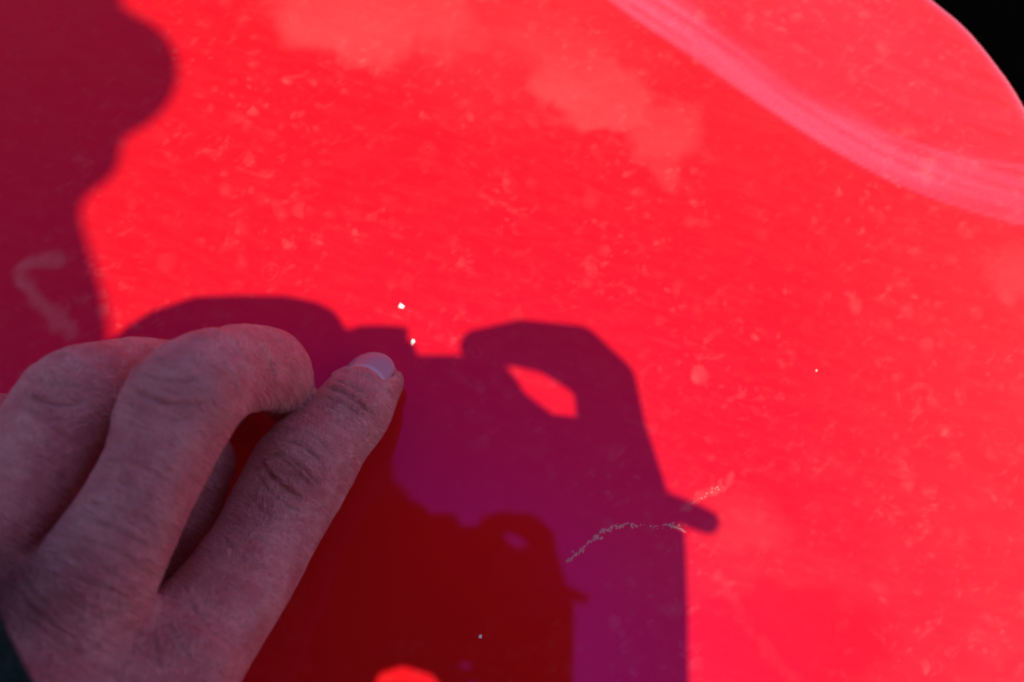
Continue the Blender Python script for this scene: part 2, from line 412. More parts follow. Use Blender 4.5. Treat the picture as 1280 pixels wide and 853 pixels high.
# material coordinates in the panel frame
px_ = proj(V)
pw = px_ + 14 * np.stack([vnoise(np.column_stack([px_ / 40, 0 * px_[:, :1]]), 3), vnoise(np.column_stack([px_ / 40, 0 * px_[:, :1]]), 5)], 1) \
         + 6 * np.stack([vnoise(np.column_stack([px_ / 13, 0 * px_[:, :1]]), 7), vnoise(np.column_stack([px_ / 13, 0 * px_[:, :1]]), 8)], 1)
vattr(panel, 'pc', V * 0.001)
dust = np.zeros(len(V)); clean = np.zeros(len(V))
def blob(cx, cy, rx, ry, rot, amt, soft=0.12):
    global dust
    c, s = math.cos(rot), math.sin(rot); dx, dy = pw[:, 0] - cx, pw[:, 1] - cy
    r = np.hypot((dx * c + dy * s) / rx, (-dx * s + dy * c) / ry); soft = soft * 1.9
    dust = np.maximum(dust, 0.85 * amt * (1 - sstep(r, 1 - soft, 1 + soft)) * (1 - 0.35 * sstep(-dy / ry, -0.6, 1)))
# chalky wiped-wax clouds, as they lie on the panel
blob(470, 8, 128, 66, 0.05, 0.75); blob(560, 40, 60, 32, 0.2, 0.5, 0.25); blob(700, 60, 70, 62, 0.3, 0.5, 0.3)
blob(735, 110, 88, 44, 0.3, 0.8); blob(755, 140, 34, 26, 0.2, 0.8); blob(830, 165, 46, 40, 0.1, 0.6, 0.2); blob(835, 205, 22, 20, 0, 0.5, 0.25)
blob(1270, 335, 48, 46, 0, 0.6, 0.25); blob(940, 660, 60, 30, 0.3, 0.35, 0.5); blob(1245, 800, 60, 70, 0, 0.35, 0.5)
blob(650, 20, 180, 90, 0.2, 0.35, 0.6); blob(1000, 720, 170, 45, 0.15, 0.22, 0.6)
# finer dust grows towards the upper right and the lower right
dust = np.maximum(dust, 0.22 * sstep(px_[:, 0] * 0.6 - px_[:, 1] * 0.8, 150, 800))
dust = np.maximum(dust, 0.24 * sstep(px_[:, 0], 880, 1350))
# chalk line smear on the left and the chalky scratch
def smear(line, w, amt, ns=9):
    global dust
    d, s, _ = pdist(px_ + 7 * np.stack([vnoise(np.column_stack([px_ / ns, 0 * px_[:, :1]]), 21), vnoise(np.column_stack([px_ / ns, 0 * px_[:, :1]]), 22)], 1), line)
    k = 0.55 + 0.5 * vnoise(np.column_stack([px_ / 11, 0 * px_[:, :1]]), 30)
    dust = np.maximum(dust, amt * np.clip(k + 0.3, 0, 1) * (1 - sstep(d, w * 0.3, w * 1.15)))
for cx_, cy_, rx_, ry_, k_ in ((560, 720, 190, 190, 0.75), (985, 800, 130, 75, 0.75), (420, 560, 120, 200, 0.4)):
    clean = np.maximum(clean, k_ * (1 - sstep(np.hypot((pw[:, 0] - cx_) / rx_, (pw[:, 1] - cy_) / ry_), 0.75, 1.15)))
smear([(70, 322), (40, 326), (26, 345), (38, 372), (60, 390), (88, 415)], 14, 1.15, 16)
smear([(855, 636), (880, 618), (905, 606), (918, 598)], 5, 0.8, 6)
smear([(900, 720), (940, 790), (990, 850)], 10, 0.5)
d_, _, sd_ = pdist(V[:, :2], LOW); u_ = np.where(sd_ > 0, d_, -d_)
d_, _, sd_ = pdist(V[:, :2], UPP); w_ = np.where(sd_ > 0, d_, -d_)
band_sheen = 0.078 * sstep(u_, -0.3, 1.4) * (1 - sstep(w_ + 1.6 * vnoise(np.column_stack([px_ / 60, 0 * px_[:, :1]]), 77), -6, 3.0)) * (1 - 0.35 * sstep(px_[:, 0], 950, 1250)) + 0.016 * sstep(u_, 0, 3)  # sky sheen on the raised band, painted as colour; bright edge lines follow
lip_sheen = np.exp(-((w_ + 0.4 + 0.5 * vnoise(np.column_stack([px_ / 30, 0 * px_[:, :1]]), 78)) / 0.7) ** 2) * sstep(px_[:, 0], 1040, 1120)
band_sheen = 0.92 * band_sheen * (1 + 0.5 * vnoise(np.column_stack([u_ / 1.6, V[:, 0] / 25, 0 * u_]), 79)) + 0.045 * lip_sheen + 0.03 * np.exp(-((u_ - 0.6) / 0.5) ** 2)
fattr(panel, 'band_sheen', band_sheen)
fattr(panel, 'dust', np.clip(dust, 0, 2)); fattr(panel, 'clean', clean)

# ------------------------------------------------------------------ black sheet beyond the edge, coloured as a cavity's shade
line = EDG; t = np.gradient(line, axis=0); t /= np.linalg.norm(t, axis=1)[:, None]; nrm = np.stack([-t[:, 1], t[:, 0]], 1)
prof = [(2, -54), (30, -52), (60, -60), (160, -90), (300, -150)]
Vt = []; 
sel = line[1:-1]; nn = nrm[1:-1]
for (o, zz) in prof:
    Vt += [[p[0] + k[0] * o, p[1] + k[1] * o, zz] for p, k in zip(sel, nn)]
m_ = len(sel); Ft = [(a * m_ + i, a * m_ + i + 1, (a + 1) * m_ + i + 1, (a + 1) * m_ + i) for a in range(len(prof) - 1) for i in range(m_ - 1)]
tr = obj('cavity_shade_sheet', Vt, Ft, CAVITY_SHADE, car)
tr.modifiers.new('t', 'SOLIDIFY').thickness = 0.003

# ------------------------------------------------------------------ paint chips and flakes
rng = np.random.default_rng(4)
def zat(x, y): return float(height(np.array([[x, y]]))[0][0])
def chip_geo(px, py, r, V, Fc, seed=0, zoff=0.0):
    c = P(px, py, 0); z0 = zat(c[0], c[1]); k = 7; b = len(V); rg = np.random.default_rng(seed)
    ring = rg.uniform(0.6, 1.25, k)
    for lv, (s, h) in enumerate(((1.0, 0.02), (0.8, 0.22))):
        for i in range(k):
            a = 2 * math.pi * i / k
            V.append([c[0] + r * s * ring[i] * math.cos(a), c[1] + r * s * ring[i] * math.sin(a), z0 + h + rg.uniform(0, 0.1) * lv])
    V.append([c[0], c[1], z0 + 0.30])
    for i in range(k):
        j = (i + 1) % k; Fc.append((b + i, b + j, b + k + j, b + k + i)); Fc.append((b + k + i, b + k + j, b + 2 * k))
for i, (a, b, r) in enumerate([(501, 382, 0.85), (516, 427, 0.85), (600, 796, 0.5), (1023, 462, 0.25)]):
    V, Fc = [], []; chip_geo(a, b, r, V, Fc, 10 + i)
    obj('paint_chip', V, Fc, CHIPM, car, smooth=False)
V, Fc = [], []
cl = np.array([(710, 702), (722, 692), (735, 680), (747, 670), (757, 662), (768, 658), (785, 656), (800, 657), (815, 658), (832, 657), (848, 660), (858, 664)])
cs = catmull(cl, 8)
for i, (a, b) in enumerate(cs):
    if i % 3: continue
    for k in range(1):
        chip_geo(a + rng.normal(0, 2.6), b + rng.normal(0, 1.9), rng.uniform(0.05, 0.30) ** 1.2, V, Fc, 100 + 2 * i + k)
for a, b, k_, sg in ((713, 700, 10, 3), (724, 690, 8, 3), (745, 672, 12, 4), (757, 663, 14, 4), (770, 658, 12, 4), (790, 656, 7, 4), (838, 656, 10, 4), (848, 658, 8, 3)):
    for k in range(k_): chip_geo(a + rng.normal(0, sg), b + rng.normal(0, sg * 0.5), rng.uniform(0.06, 0.30), V, Fc, 900 + int(a) + k)
for a, b in catmull([(866, 630), (885, 616), (905, 607)], 6): chip_geo(a + rng.normal(0, 2), b + rng.normal(0, 1.5), rng.uniform(0.1, 0.25), V, Fc, int(a))
V2, F2 = [], []
cs2 = catmull(cl, 16); wv = np.abs(vnoise(np.column_stack([cs2 / 5, 0 * cs2[:, :1]]), 91)); jt = vnoise(np.column_stack([cs2 / 4, 0 * cs2[:, :1]]), 92)
for i, (a, b) in enumerate(cs2):
    c = P(a, b + 2.2 * jt[i], 0); z0 = zat(c[0], c[1]); w_ = 0.05 + 0.40 * wv[i] * (0.25 if 798 < a < 832 else 1)
    V2 += [[c[0], c[1] - w_, z0 + 0.02], [c[0], c[1], z0 + 0.10], [c[0], c[1] + w_, z0 + 0.02]]
for i in range(len(cs2) - 1):
    if wv[i] < 0.14: continue
    F2 += [(3 * i, 3 * i + 3, 3 * i + 4, 3 * i + 1), (3 * i + 1, 3 * i + 4, 3 * i + 5, 3 * i + 2)]
obj('scratch_line', V2, F2, simple('chalky_scratch', (0.75, 0.20, 0.25), 0.8, spec=0.2), car)
tag(obj('scratch_flakes', V, Fc, simple('dull_flakes', (0.85, 0.26, 0.30), 0.7, spec=0.2), car, smooth=False), None, None, None, 'stuff')

# ------------------------------------------------------------------ the left hand
def pts(rows): return np.array([[*P(a, b, z), r] for a, b, z, r in rows])
UPZ = np.array([0, 0, 1.0])
index = Chain(pts([(196, 862, 42, 12.4), (262, 778, 38, 11.7), (326, 682, 27, 10.8), (376, 590, 22, 11.6), (412, 548, 19.5, 9.4), (439, 513, 16.5, 9.1), (466, 481, 8.2, 7.4)]))
middle = Chain(pts([(40, 850, 54, 13), (112, 735, 57, 11.5), (180, 610, 59, 9.4), (232, 500, 57, 11.0), (285, 468, 48, 9.4), (331, 461, 34, 9.0), (353, 483, 20, 7.4), (362, 499, 8.6, 6.3)]))
ring = Chain(pts([(-120, 800, 50, 13), (-40, 700, 52, 11.5), (30, 600, 53, 10.2), (88, 512, 50, 10.8), (140, 482, 42, 9.4), (192, 476, 30, 9.2), (245, 490, 18, 8.6), (272, 505, 8.6, 7.4)]))
little = Chain(pts([(-240, 790, 42, 11), (-170, 720, 42, 10), (-110, 640, 42, 8.8), (-60, 570, 38, 8.6), (-10, 540, 28, 8.0), (10, 540, 14, 7.4), (12, 540, 8.5, 6.8)]))
thumb = Chain(pts([(60, 1000, 36, 14), (105, 880, 24, 12), (155, 735, 18, 9.5), (212, 640, 20, 10.2), (242, 578, 19, 9.2)]))
wrist = P(-150, 1120, 66)
def meta(mcp, z, r, w): return Chain([[*P(mcp[0], mcp[1], z), r], [*(0.5 * P(mcp[0], mcp[1], z) + 0.5 * (wrist + w) + [0, 0, 4]), r + 1.5], [*(wrist + w), r + 4]], 4)
metas = [meta((215, 838), 46, 12.0, np.array([10, 0, -2.0])), meta((85, 780), 52, 12.5, np.array([2, 3, 2.0])), meta((-55, 725), 48, 12.5, np.array([-7, 6, 1.0])), meta((-180, 740), 40, 11, np.array([-14, 10, -3.0]))]
palm = Chain([[*P(235, 790, 20), 11], [*P(130, 870, 28), 14], [*P(-20, 860, 34), 17], [*P(-150, 860, 32), 15]], 4)
arm = Chain([[*wrist, 21], [*(wrist + [-30, -45, 8]), 23], [*(wrist + [-110, -140, 45]), 32]], 5)
fingers = [index, middle, ring, little]
def hand_sdf(p):
    back = metas[0](p)
    for mm in metas[1:]: back = smin(back, mm(p), 9)
    back = smin(back, palm(p), 10); back = smin(back, arm(p), 12)
    out = smin(back, thumb(p), 2)
    for i, f in enumerate(fingers):
        g_ = smin(back, f(p), 4.0)
        out = smin(out, g_, 0.9)
    return np.maximum(out, -p[:, 2] + 0.15 - (p[:, :2] ** 2).sum(1) / 7000.0)   # pads press flat on the paint
lo = P(-330, 1250, 90); 
allc = np.vstack([f.c[:, :3] for f in fingers + [thumb]] + [wrist[None] - [30, 50, 0]])
V, Fq, N = mesh_sdf(hand_sdf, allc.min(0) - 30, allc.max(0) + 22, 0.5)
P2 = proj(V)
D = np.stack([f(V) for f in fingers + [thumb]] + [np.minimum.reduce([mm(V) for mm in metas]) + 1.2], 1); fid = D.argmin(1)
suv = np.zeros((len(V), 3))
for i, f in enumerate(fingers + [thumb, metas[1]]):
    w = fid == i
    if not w.any(): continue
    _, s_, v_ = f(V[w], True); suv[w] = np.stack([s_, v_ @ np.array([0.8, 0.6, 0]) * 1.0 + v_[:, 2] * 0.3, np.full(w.sum(), i * 37.0)], 1)
# metacarpal area and finger roots share one continuous field so no seam shows
axf = P(378, 590, 45) - P(215, 850, 50); axf /= np.linalg.norm(axf); acr = np.cross(UPZ, axf); acr /= np.linalg.norm(acr)
gl = np.stack([V @ axf, V @ acr, 0 * V[:, 0]], 1)
crease = np.zeros(len(V)); flush = np.zeros(len(V)); disp = np.zeros(len(V))
top = sstep(N[:, 2], 0.02, 0.30)
NZ = 1 + 0.45 * vnoise(np.column_stack([P2 / 9, 0 * P2[:, :1]]), 41)
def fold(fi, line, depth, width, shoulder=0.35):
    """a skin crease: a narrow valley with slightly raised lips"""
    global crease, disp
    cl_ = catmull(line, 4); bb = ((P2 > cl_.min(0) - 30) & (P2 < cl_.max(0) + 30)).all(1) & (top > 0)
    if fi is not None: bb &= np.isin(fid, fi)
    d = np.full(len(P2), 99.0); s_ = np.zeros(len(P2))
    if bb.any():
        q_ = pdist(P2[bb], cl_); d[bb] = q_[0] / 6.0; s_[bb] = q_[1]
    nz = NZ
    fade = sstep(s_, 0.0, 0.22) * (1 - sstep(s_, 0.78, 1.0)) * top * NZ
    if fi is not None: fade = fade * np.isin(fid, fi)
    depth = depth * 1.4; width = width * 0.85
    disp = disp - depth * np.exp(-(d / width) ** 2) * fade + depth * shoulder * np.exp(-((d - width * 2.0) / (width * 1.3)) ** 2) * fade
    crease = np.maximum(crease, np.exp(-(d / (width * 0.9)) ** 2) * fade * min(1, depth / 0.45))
I_, M_, R_ = [0], [1, 5], [2, 5]
# index: last joint
fold(I_, [(400, 483), (420, 487), (440, 497), (462, 514), (474, 522)], 0.55, 0.45); fold(I_, [(398, 497), (418, 500), (440, 512), (458, 526)], 0.25, 0.35)
fold(I_, [(412, 474), (436, 481), (462, 494)], 0.15, 0.35)
# index: middle joint, an oval of folds
fold(I_, [(322, 572), (333, 588), (352, 607), (388, 628)], 0.60, 0.50); fold(I_, [(345, 549), (368, 553), (392, 568), (410, 592)], 0.40, 0.45)
fold(I_, [(322, 580), (345, 566), (372, 580), (396, 604), (402, 618)], 0.38, 0.40); fold(I_, [(335, 565), (355, 575), (378, 596), (392, 612)], 0.30, 0.35)
fold(I_, [(318, 592), (335, 612), (362, 634), (385, 645)], 0.28, 0.4); fold(I_, [(352, 538), (380, 540), (405, 556), (422, 578)], 0.22, 0.4)
fold(I_, [(305, 612), (330, 640), (365, 662)], 0.18, 0.45); fold(I_, [(290, 640), (315, 668), (352, 690)], 0.15, 0.5); fold(I_, [(275, 665), (300, 695), (335, 712)], 0.14, 0.5)
# middle: joint
fold(M_, [(150, 478), (175, 492), (205, 503), (240, 506), (262, 500)], 0.34, 0.55); fold(M_, [(165, 462), (195, 474), (225, 478), (262, 470)], 0.22, 0.5)
fold(M_, [(148, 500), (180, 514), (215, 524), (250, 524)], 0.20, 0.5); fold(M_, [(185, 445), (215, 452), (250, 450)], 0.15, 0.5)
fold(M_, [(270, 440), (290, 470), (300, 505)], 0.14, 0.5); fold(M_, [(318, 425), (338, 455), (345, 490)], 0.20, 0.5)
# ring: joint
fold(R_, [(30, 490), (55, 502), (85, 506), (112, 500)], 0.30, 0.5); fold(R_, [(28, 508), (55, 522), (90, 526)], 0.2, 0.5); fold(R_, [(50, 470), (80, 482), (115, 480)], 0.16, 0.5)
# web folds running into the fork between index and middle
for a, b, c in (((60, 690), (120, 705), (178, 742)), ((70, 672), (130, 682), (185, 715)), ((50, 715), (110, 728), (172, 752)), ((85, 650), (140, 660), (195, 690)),
                ((60, 745), (115, 748), (170, 762)), ((95, 628), (150, 636), (205, 665)), ((100, 600), (160, 606), (212, 635)), ((110, 575), (165, 580), (220, 606)),
                ((80, 785), (125, 770), (172, 768)), ((100, 820), (140, 795), (178, 775)), ((150, 840), (168, 805), (182, 780)), ((200, 845), (195, 810), (188, 780)),
                ((20, 700), (40, 740), (75, 770)), ((10, 730), (45, 765), (95, 800)), ((25, 770), (70, 800), (120, 830)), ((240, 830), (222, 800), (205, 770)), ((270, 800), (250, 770), (228, 740))):
    fold(None, [a, b, c], 0.17, 0.55)
# general lumps: tendons, veins and soft unevenness
disp += 0.38 * vnoise(V / 9.0, 51) + 0.16 * vnoise(V / 3.6, 52) + 0.06 * vnoise(V / 1.5, 53)
# transverse ripples down the backs of the fingers
rp = vnoise(np.column_stack([suv[:, 0] / 1.15, suv[:, 1] / 6.5, suv[:, 2] * 0 + fid * 9]), 61)
disp += 0.10 * rp * top * (fid < 3)
def red(fi, cx, cy, rx, ry, amt, rot=0.0):
    global flush
    c, s = math.cos(rot), math.sin(rot); dx, dy = P2[:, 0] - cx, P2[:, 1] - cy
    r = np.hypot((dx * c + dy * s) / rx, (-dx * s + dy * c) / ry) + 0.25 * vnoise(V / 4.0, 71)
    w = 1.0 if fi is None else np.isin(fid, fi)
    flush = np.maximum(flush, amt * (1 - sstep(r, 0.3, 1.2)) * w)
red(I_, 358, 592, 46, 24, 0.9, 0.75); red(I_, 452, 505, 34, 22, 0.55, 0.6); red(M_, 215, 470, 75, 45, 0.5); red(M_, 275, 520, 40, 40, 0.5); red(R_, 65, 480, 50, 34, 0.4)
red(None, 62, 762, 46, 24, 0.8, -0.5); red(None, 200, 690, 60, 60, 0.3); red(None, 210, 800, 90, 50, 0.35); red(None, 280, 720, 40, 60, 0.3)
# nail bed: sink the skin under the plate a little
tipc = index.c[-1][:3]; dip = P(439, 513, 17.5)
ax = tipc - dip; ax /= np.linalg.norm(ax); up = UPZ - (UPZ @ ax) * ax; up /= np.linalg.norm(up)
tilt = math.radians(-15); lat = np.cross(ax, up); up = up * math.cos(tilt) + lat * math.sin(tilt); lat = np.cross(ax, up)
rel = V - tipc; na, nu, nl = rel @ ax, rel @ up, rel @ lat
NL0, NL1, NHW = -8.0, 3.8, 5.8
inn = sstep(na, NL0 - 0.3, NL0 + 0.4) * (1 - sstep(np.abs(nl), NHW - 0.5, NHW + 0.1)) * (nu > 0)
rim = np.exp(-((na - (NL0 - 0.9)) / 0.8) ** 2) * (np.abs(nl) < NHW + 1) * (nu > 0) + np.exp(-((np.abs(nl) - NHW - 0.7) / 0.7) ** 2) * (na > NL0) * (na < 4) * (nu > 0)
disp += -0.55 * inn + 0.35 * rim * (fid == 0)
disp *= sstep(V[:, 2], 0.2, 1.2)
V = V + N * disp[:, None]
# keep only skin; the rest of the same person follows, joined into this mesh
skinV, skinF = [V], [Fq]
A_crease, A_flush, A_suv = [crease], [flush], [np.where((fid[:, None] >= 0), gl * 0.35 + 0.65 * 0 + suv * [1, 1, 0] * 0 + gl * 0.65, suv)]

# ------------------------------------------------------------------ the right hand on the camera
H = 312.0
def qpts(rows): return np.array([[*Q(a, b, h), r] for a, b, r, h in rows])
rfing = [Chain(qpts([(598, 433, 4.8, H + 4), (652, 429, 6.5, H + 6), (720, 440, 7.5, H + 6), (757, 480, 8.3, H + 4), (766, 540, 9.0, H + 2), (785, 610, 9.6, H), (800, 660, 9.5, H)]), 1),
         Chain(qpts([(640, 560, 6.5, H - 22), (700, 555, 7.5, H - 27), (750, 575, 8, H - 14), (785, 620, 8.5, H - 2), (790, 680, 11, H)])),
         Chain(qpts([(635, 625, 6.5, H - 22), (700, 622, 7.5, H - 27), (755, 635, 8, H - 16), (780, 670, 8.5, H - 4), (780, 720, 11, H)])),
         Chain(qpts([(640, 685, 5.8, H - 22), (700, 684, 6.6, H - 26), (750, 690, 7, H - 16), (770, 715, 8, H - 4)]))]
rfing.append(Chain(qpts([(706, 456, 5.0, H + 6), (718, 462, 5.0, H + 6)]), 1))
rthumb = Chain(qpts([(660, 575, 7, H + 24), (710, 610, 8, H + 26), (755, 670, 9.5, H + 18), (770, 720, 12, H + 8)]))
rpalm = Chain(qpts([(762, 640, 12, H), (762, 720, 14, H + 2), (752, 800, 15, H + 6), (748, 900, 17, H + 10)]))
def rhand(p):
    d = rpalm(p)
    for f in rfing + [rthumb]: d = smin(d, f(p), 2)
    return d
cc = np.vstack([c.c[:, :3] for c in rfing + [rthumb, rpalm]])
V, Fq2, N2 = mesh_sdf(rhand, cc.min(0) - 22, cc.max(0) + 22, 1.6)
n0 = len(skinV[0]); skinF.append(Fq2 + n0); skinV.append(V)
A_crease.append(np.zeros(len(V))); A_flush.append(np.zeros(len(V))); A_suv.append(V * 1.0)

# ------------------------------------------------------------------ head and neck (its profile is the blurred shadow)
HH = 700.0
nose = Chain(qpts([(20, 70, 22, HH), (80, 82, 20.5, HH), (126, 85, 20, HH)])); 
mouth = Chain(qpts([(0, 165, 16, HH), (60, 184, 12, HH), (98, 190, 10.5, HH)]))
skull = Chain([[*Q(-250, -40, HH + 10), 82], [*Q(-205, -30, HH + 4), 74]], 2)
jaw = Chain(qpts([(-140, 120, 44, HH), (-60, 135, 26, HH), (-30, 140, 20, HH)]))
neck = Chain(qpts([(-150, 120, 48, HH), (-150, 250, 46.5, HH), (-150, 340, 50, HH), (-160, 480, 58, HH)]))
ear = Chain([[*(Q(-250, 10, HH) + [0, 0, 84]), 9], [*(Q(-245, 60, HH) + [0, 0, 80]), 6]], 2)
eye = [Chain([[*(Q(60, 5, HH) + [0, 0, s * 32]), 12], [*(Q(62, 5, HH) + [0, 0, s * 33]), 12]], 2) for s in (1, -1)]
def head(p):
    d = smin(skull(p), jaw(p), 25); d = smin(d, nose(p), 6); d = smin(d, mouth(p), 4); d = smin(d, neck(p), 8)
    d = smin(d, ear(p), 3)
    for e_ in eye: d = smin(d, e_(p), 6)
    return d
cc = np.vstack([c.c[:, :3] for c in (nose, mouth, skull, jaw, neck)])
V, Fq3, N3 = mesh_sdf(head, cc.min(0) - 95, cc.max(0) + 95, 4.0)
skinF.append(Fq3 + n0 + len(skinV[1])); skinV.append(V)
A_crease.append(np.zeros(len(V))); A_flush.append(np.zeros(len(V))); A_suv.append(V * 1.0)
nb_ = Q(-210, 480, HH)
shL = nb_ + [-130, -40, -60]; shR = nb_ + [-100, -120, 80]
elL = wrist + np.array([-150, -190, 90.0]); elR = Q(640, 1560, 420)
for path, pc in (([wrist + [-60, -85, 25], elL, shL, nb_], 0), ([Q(748, 900, H + 10), 0.5 * Q(748, 900, H + 10) + 0.5 * elR, elR, shR, nb_], 1)):
    pa_ = catmull(path, 6); th = np.linspace(0, 2 * np.pi, 14, endpoint=False); T_ = np.gradient(pa_, axis=0); rows = []
    for q_, t_ in zip(pa_, T_):
        t_ = t_ / np.linalg.norm(t_); a_ = np.cross(t_, [0.1, 0.2, 1]); a_ /= np.linalg.norm(a_); b_ = np.cross(a_, t_)
        rows.append(q_ + 13 * (np.outer(np.cos(th), a_) + np.outer(np.sin(th), b_)))
    rows = np.vstack(rows); base_ = sum(len(v) for v in skinV); n_ = len(pa_)
    fs = [[base_ + k * 14 + i, base_ + k * 14 + (i + 1) % 14, base_ + (k + 1) * 14 + (i + 1) % 14, base_ + (k + 1) * 14 + i] for k in range(n_ - 1) for i in range(14)]
    near = lambda piece, pt: sum(len(v) for v in skinV[:piece]) + int(np.argmin(((skinV[piece] - pt) ** 2).sum(1)))
    fs.append([base_, base_ + 1, base_ + 2, near(pc, rows[1])]); fs.append([len(rows) + base_ - 1, len(rows) + base_ - 2, len(rows) + base_ - 3, near(2, rows[-2])])
    skinV.append(rows); skinF.append(np.array(fs)); A_crease.append(np.zeros(len(rows))); A_flush.append(np.zeros(len(rows))); A_suv.append(rows)
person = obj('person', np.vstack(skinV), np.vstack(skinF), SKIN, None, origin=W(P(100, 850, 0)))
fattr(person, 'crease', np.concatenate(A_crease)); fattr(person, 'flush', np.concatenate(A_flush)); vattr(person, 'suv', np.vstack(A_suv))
tag(person, 'person in dark jacket touching red paint with index finger of curled left hand', 'person')

# fingernail
nuv, Vn = [], []; nu_, nv_ = 15, 15
for lay, lift in ((0, 0.0), (1, -0.45)):
    for j in range(nv_):
        for i in range(nu_):
            u = -1 + 2 * i / (nu_ - 1); v = j / (nv_ - 1)
            hw = NHW * (1 - 0.10 * v) * math.sqrt(max(0.0, 1 - max(0, (v - 0.72) / 0.30) ** 2 * 0.55)) * (1 - 0.12 * max(0, 0.2 - v) / 0.2)
            l = u * hw
            a_end = NL1 - 1.5 * u * u; a0 = NL0 - 0.5 + 1.0 * u * u
            a = a0 + (a_end - a0) * v
            Rr = 8.35
            h = math.sqrt(max(Rr * Rr - (l * 1.02) ** 2, 1)) - 0.72 - 0.028 * max(0, a + 1) ** 2.05 + lift + 0.10
            Vn.append(tipc + ax * a + up * h + lat * l); nuv.append((u, v, 0))
Fn = []
for j in range(nv_ - 1):
    for i in range(nu_ - 1):
        a = j * nu_ + i; K = nu_ * nv_
        Fn.append((a, a + 1, a + nu_ + 1, a + nu_)); Fn.append((K + a, K + a + nu_, K + a + nu_ + 1, K + a + 1))
K = nu_ * nv_; bd = [i for i in range(nu_)] + [j * nu_ + nu_ - 1 for j in range(1, nv_)] + [(nv_ - 1) * nu_ + i for i in range(nu_ - 2, -1, -1)] + [j * nu_ for j in range(nv_ - 2, 0, -1)]
for a, b in zip(bd, bd[1:] + bd[:1]): Fn.append((a, K + a, K + b, b))
nail = obj('fingernail', Vn, Fn, NAIL, person); vattr(nail, 'nuv', nuv)

# hair, jacket, trousers, shoes -------------------------------------------------
def hairf(p):
    d = skull(p) - 7
    c0 = Q(60, -40, HH); return np.maximum(d, -(Chain([[*c0, 62], [*(c0 + [2, -60, 0]), 70]], 2)(p)))
cc = skull.c[:, :3]
V, Fh, _ = mesh_sdf(hairf, cc.min(0) - 100, cc.max(0) + 100, 5.0)
obj('hair', V, Fh, HAIR, person)
gd = np.array([0, -math.cos(PHI), -math.sin(PHI)])        # straight down, panel frame
nb_ = Q(-210, 480, HH); hips = nb_ + np.array([-130, -330, -215.0]) * 1.35
shL = nb_ + [-130, -40, -60]; shR = nb_ + [-100, -120, 80]
elL = wrist + np.array([-150, -190, 90.0]); wrL = wrist + np.array([-20, -32, 6.0])
elR = Q(640, 1560, 420); wrR = Q(748, 900, H + 10)
jk = [Chain([[-120, -260, 800, 110], [-58, -132, 950, 88]], 2), Chain([[*nb_, 61], [*(nb_ * 0.6 + hips * 0.4), 130], [*hips, 125]], 6),  # first chain: unseen lump added to block sky mirrored through the camera's notch
      Chain([[*shR, 62], [*elR, 44], [*(0.4 * elR + 0.6 * wrR), 34], [*wrR, 22.5]], 6),
      Chain([[-300, -260, 640, 120], [-80, -330, 620, 150], [170, -330, 560, 135]], 5), Chain([[-260, -420, 430, 120], [130, -440, 420, 140]], 2), Chain([[*(nb_ + [-75, -110, 0]), 70], [-120, -320, 620, 110]], 2),
      Chain([[*shL, 62], [*elL, 46]], 2), Chain([[*shL, 66], [*shR, 66]], 2)]
def jackf(p):
    d = jk[0](p)
    for j in jk[1:]: d = smin(d, j(p), 22)
    return d + 3.0 * vnoise(p / 38.0, 5)
cc = np.vstack([c.c[:, :3] for c in jk])
V, Fj, _ = mesh_sdf(jackf, cc.min(0) - 150, cc.max(0) + 150, 9.0)
jacket = obj('jacket', V, Fj, JACKET, person)
# right sleeve end: a straight tube whose side makes the straight shadow edge
def tube(path, radii, seg=40, wob=0.0, seed=0, thick=2.5):
    path = np.asarray(path, float); V, Fc = [], []; n_ = len(path)
    T = np.gradient(path, axis=0); T /= np.linalg.norm(T, axis=1)[:, None]
    ref = np.array([0, 0, 1.0]); rows = []
    for k in range(n_):
        a = np.cross(T[k], ref); a /= np.linalg.norm(a); b = np.cross(a, T[k])
        th = np.linspace(0, 2 * np.pi, seg, endpoint=False)
        w = vnoise(np.column_stack([np.cos(th) * 2 + 9, np.sin(th) * 2 + 9, np.full(seg, k * 0.55)]), seed) * wob
        rows.append(path[k] + np.outer(np.cos(th) * (radii[k] + w), a) + np.outer(np.sin(th) * (radii[k] + w), b))
    inner = rows[0] + (path[0] - rows[0]) * (thick / radii[0]) ; deep = rows[3] + (path[3] - rows[3]) * (thick / radii[3])
    rows = [deep, inner] + rows
    V = np.vstack(rows); 
    for r in range(len(rows) - 1):
        for i in range(seg):
            j = (i + 1) % seg; Fc.append((r * seg + i, r * seg + j, (r + 1) * seg + j, (r + 1) * seg + i))
    return V, Fc
pa = [Q(750, 664 + 20 * k, H + 1 + 0.5 * k) for k in range(20)]
V, Fc = tube(pa, [21.6] * 20, wob=0.25, seed=3)
obj('sleeve', V, Fc, JACKET, person)
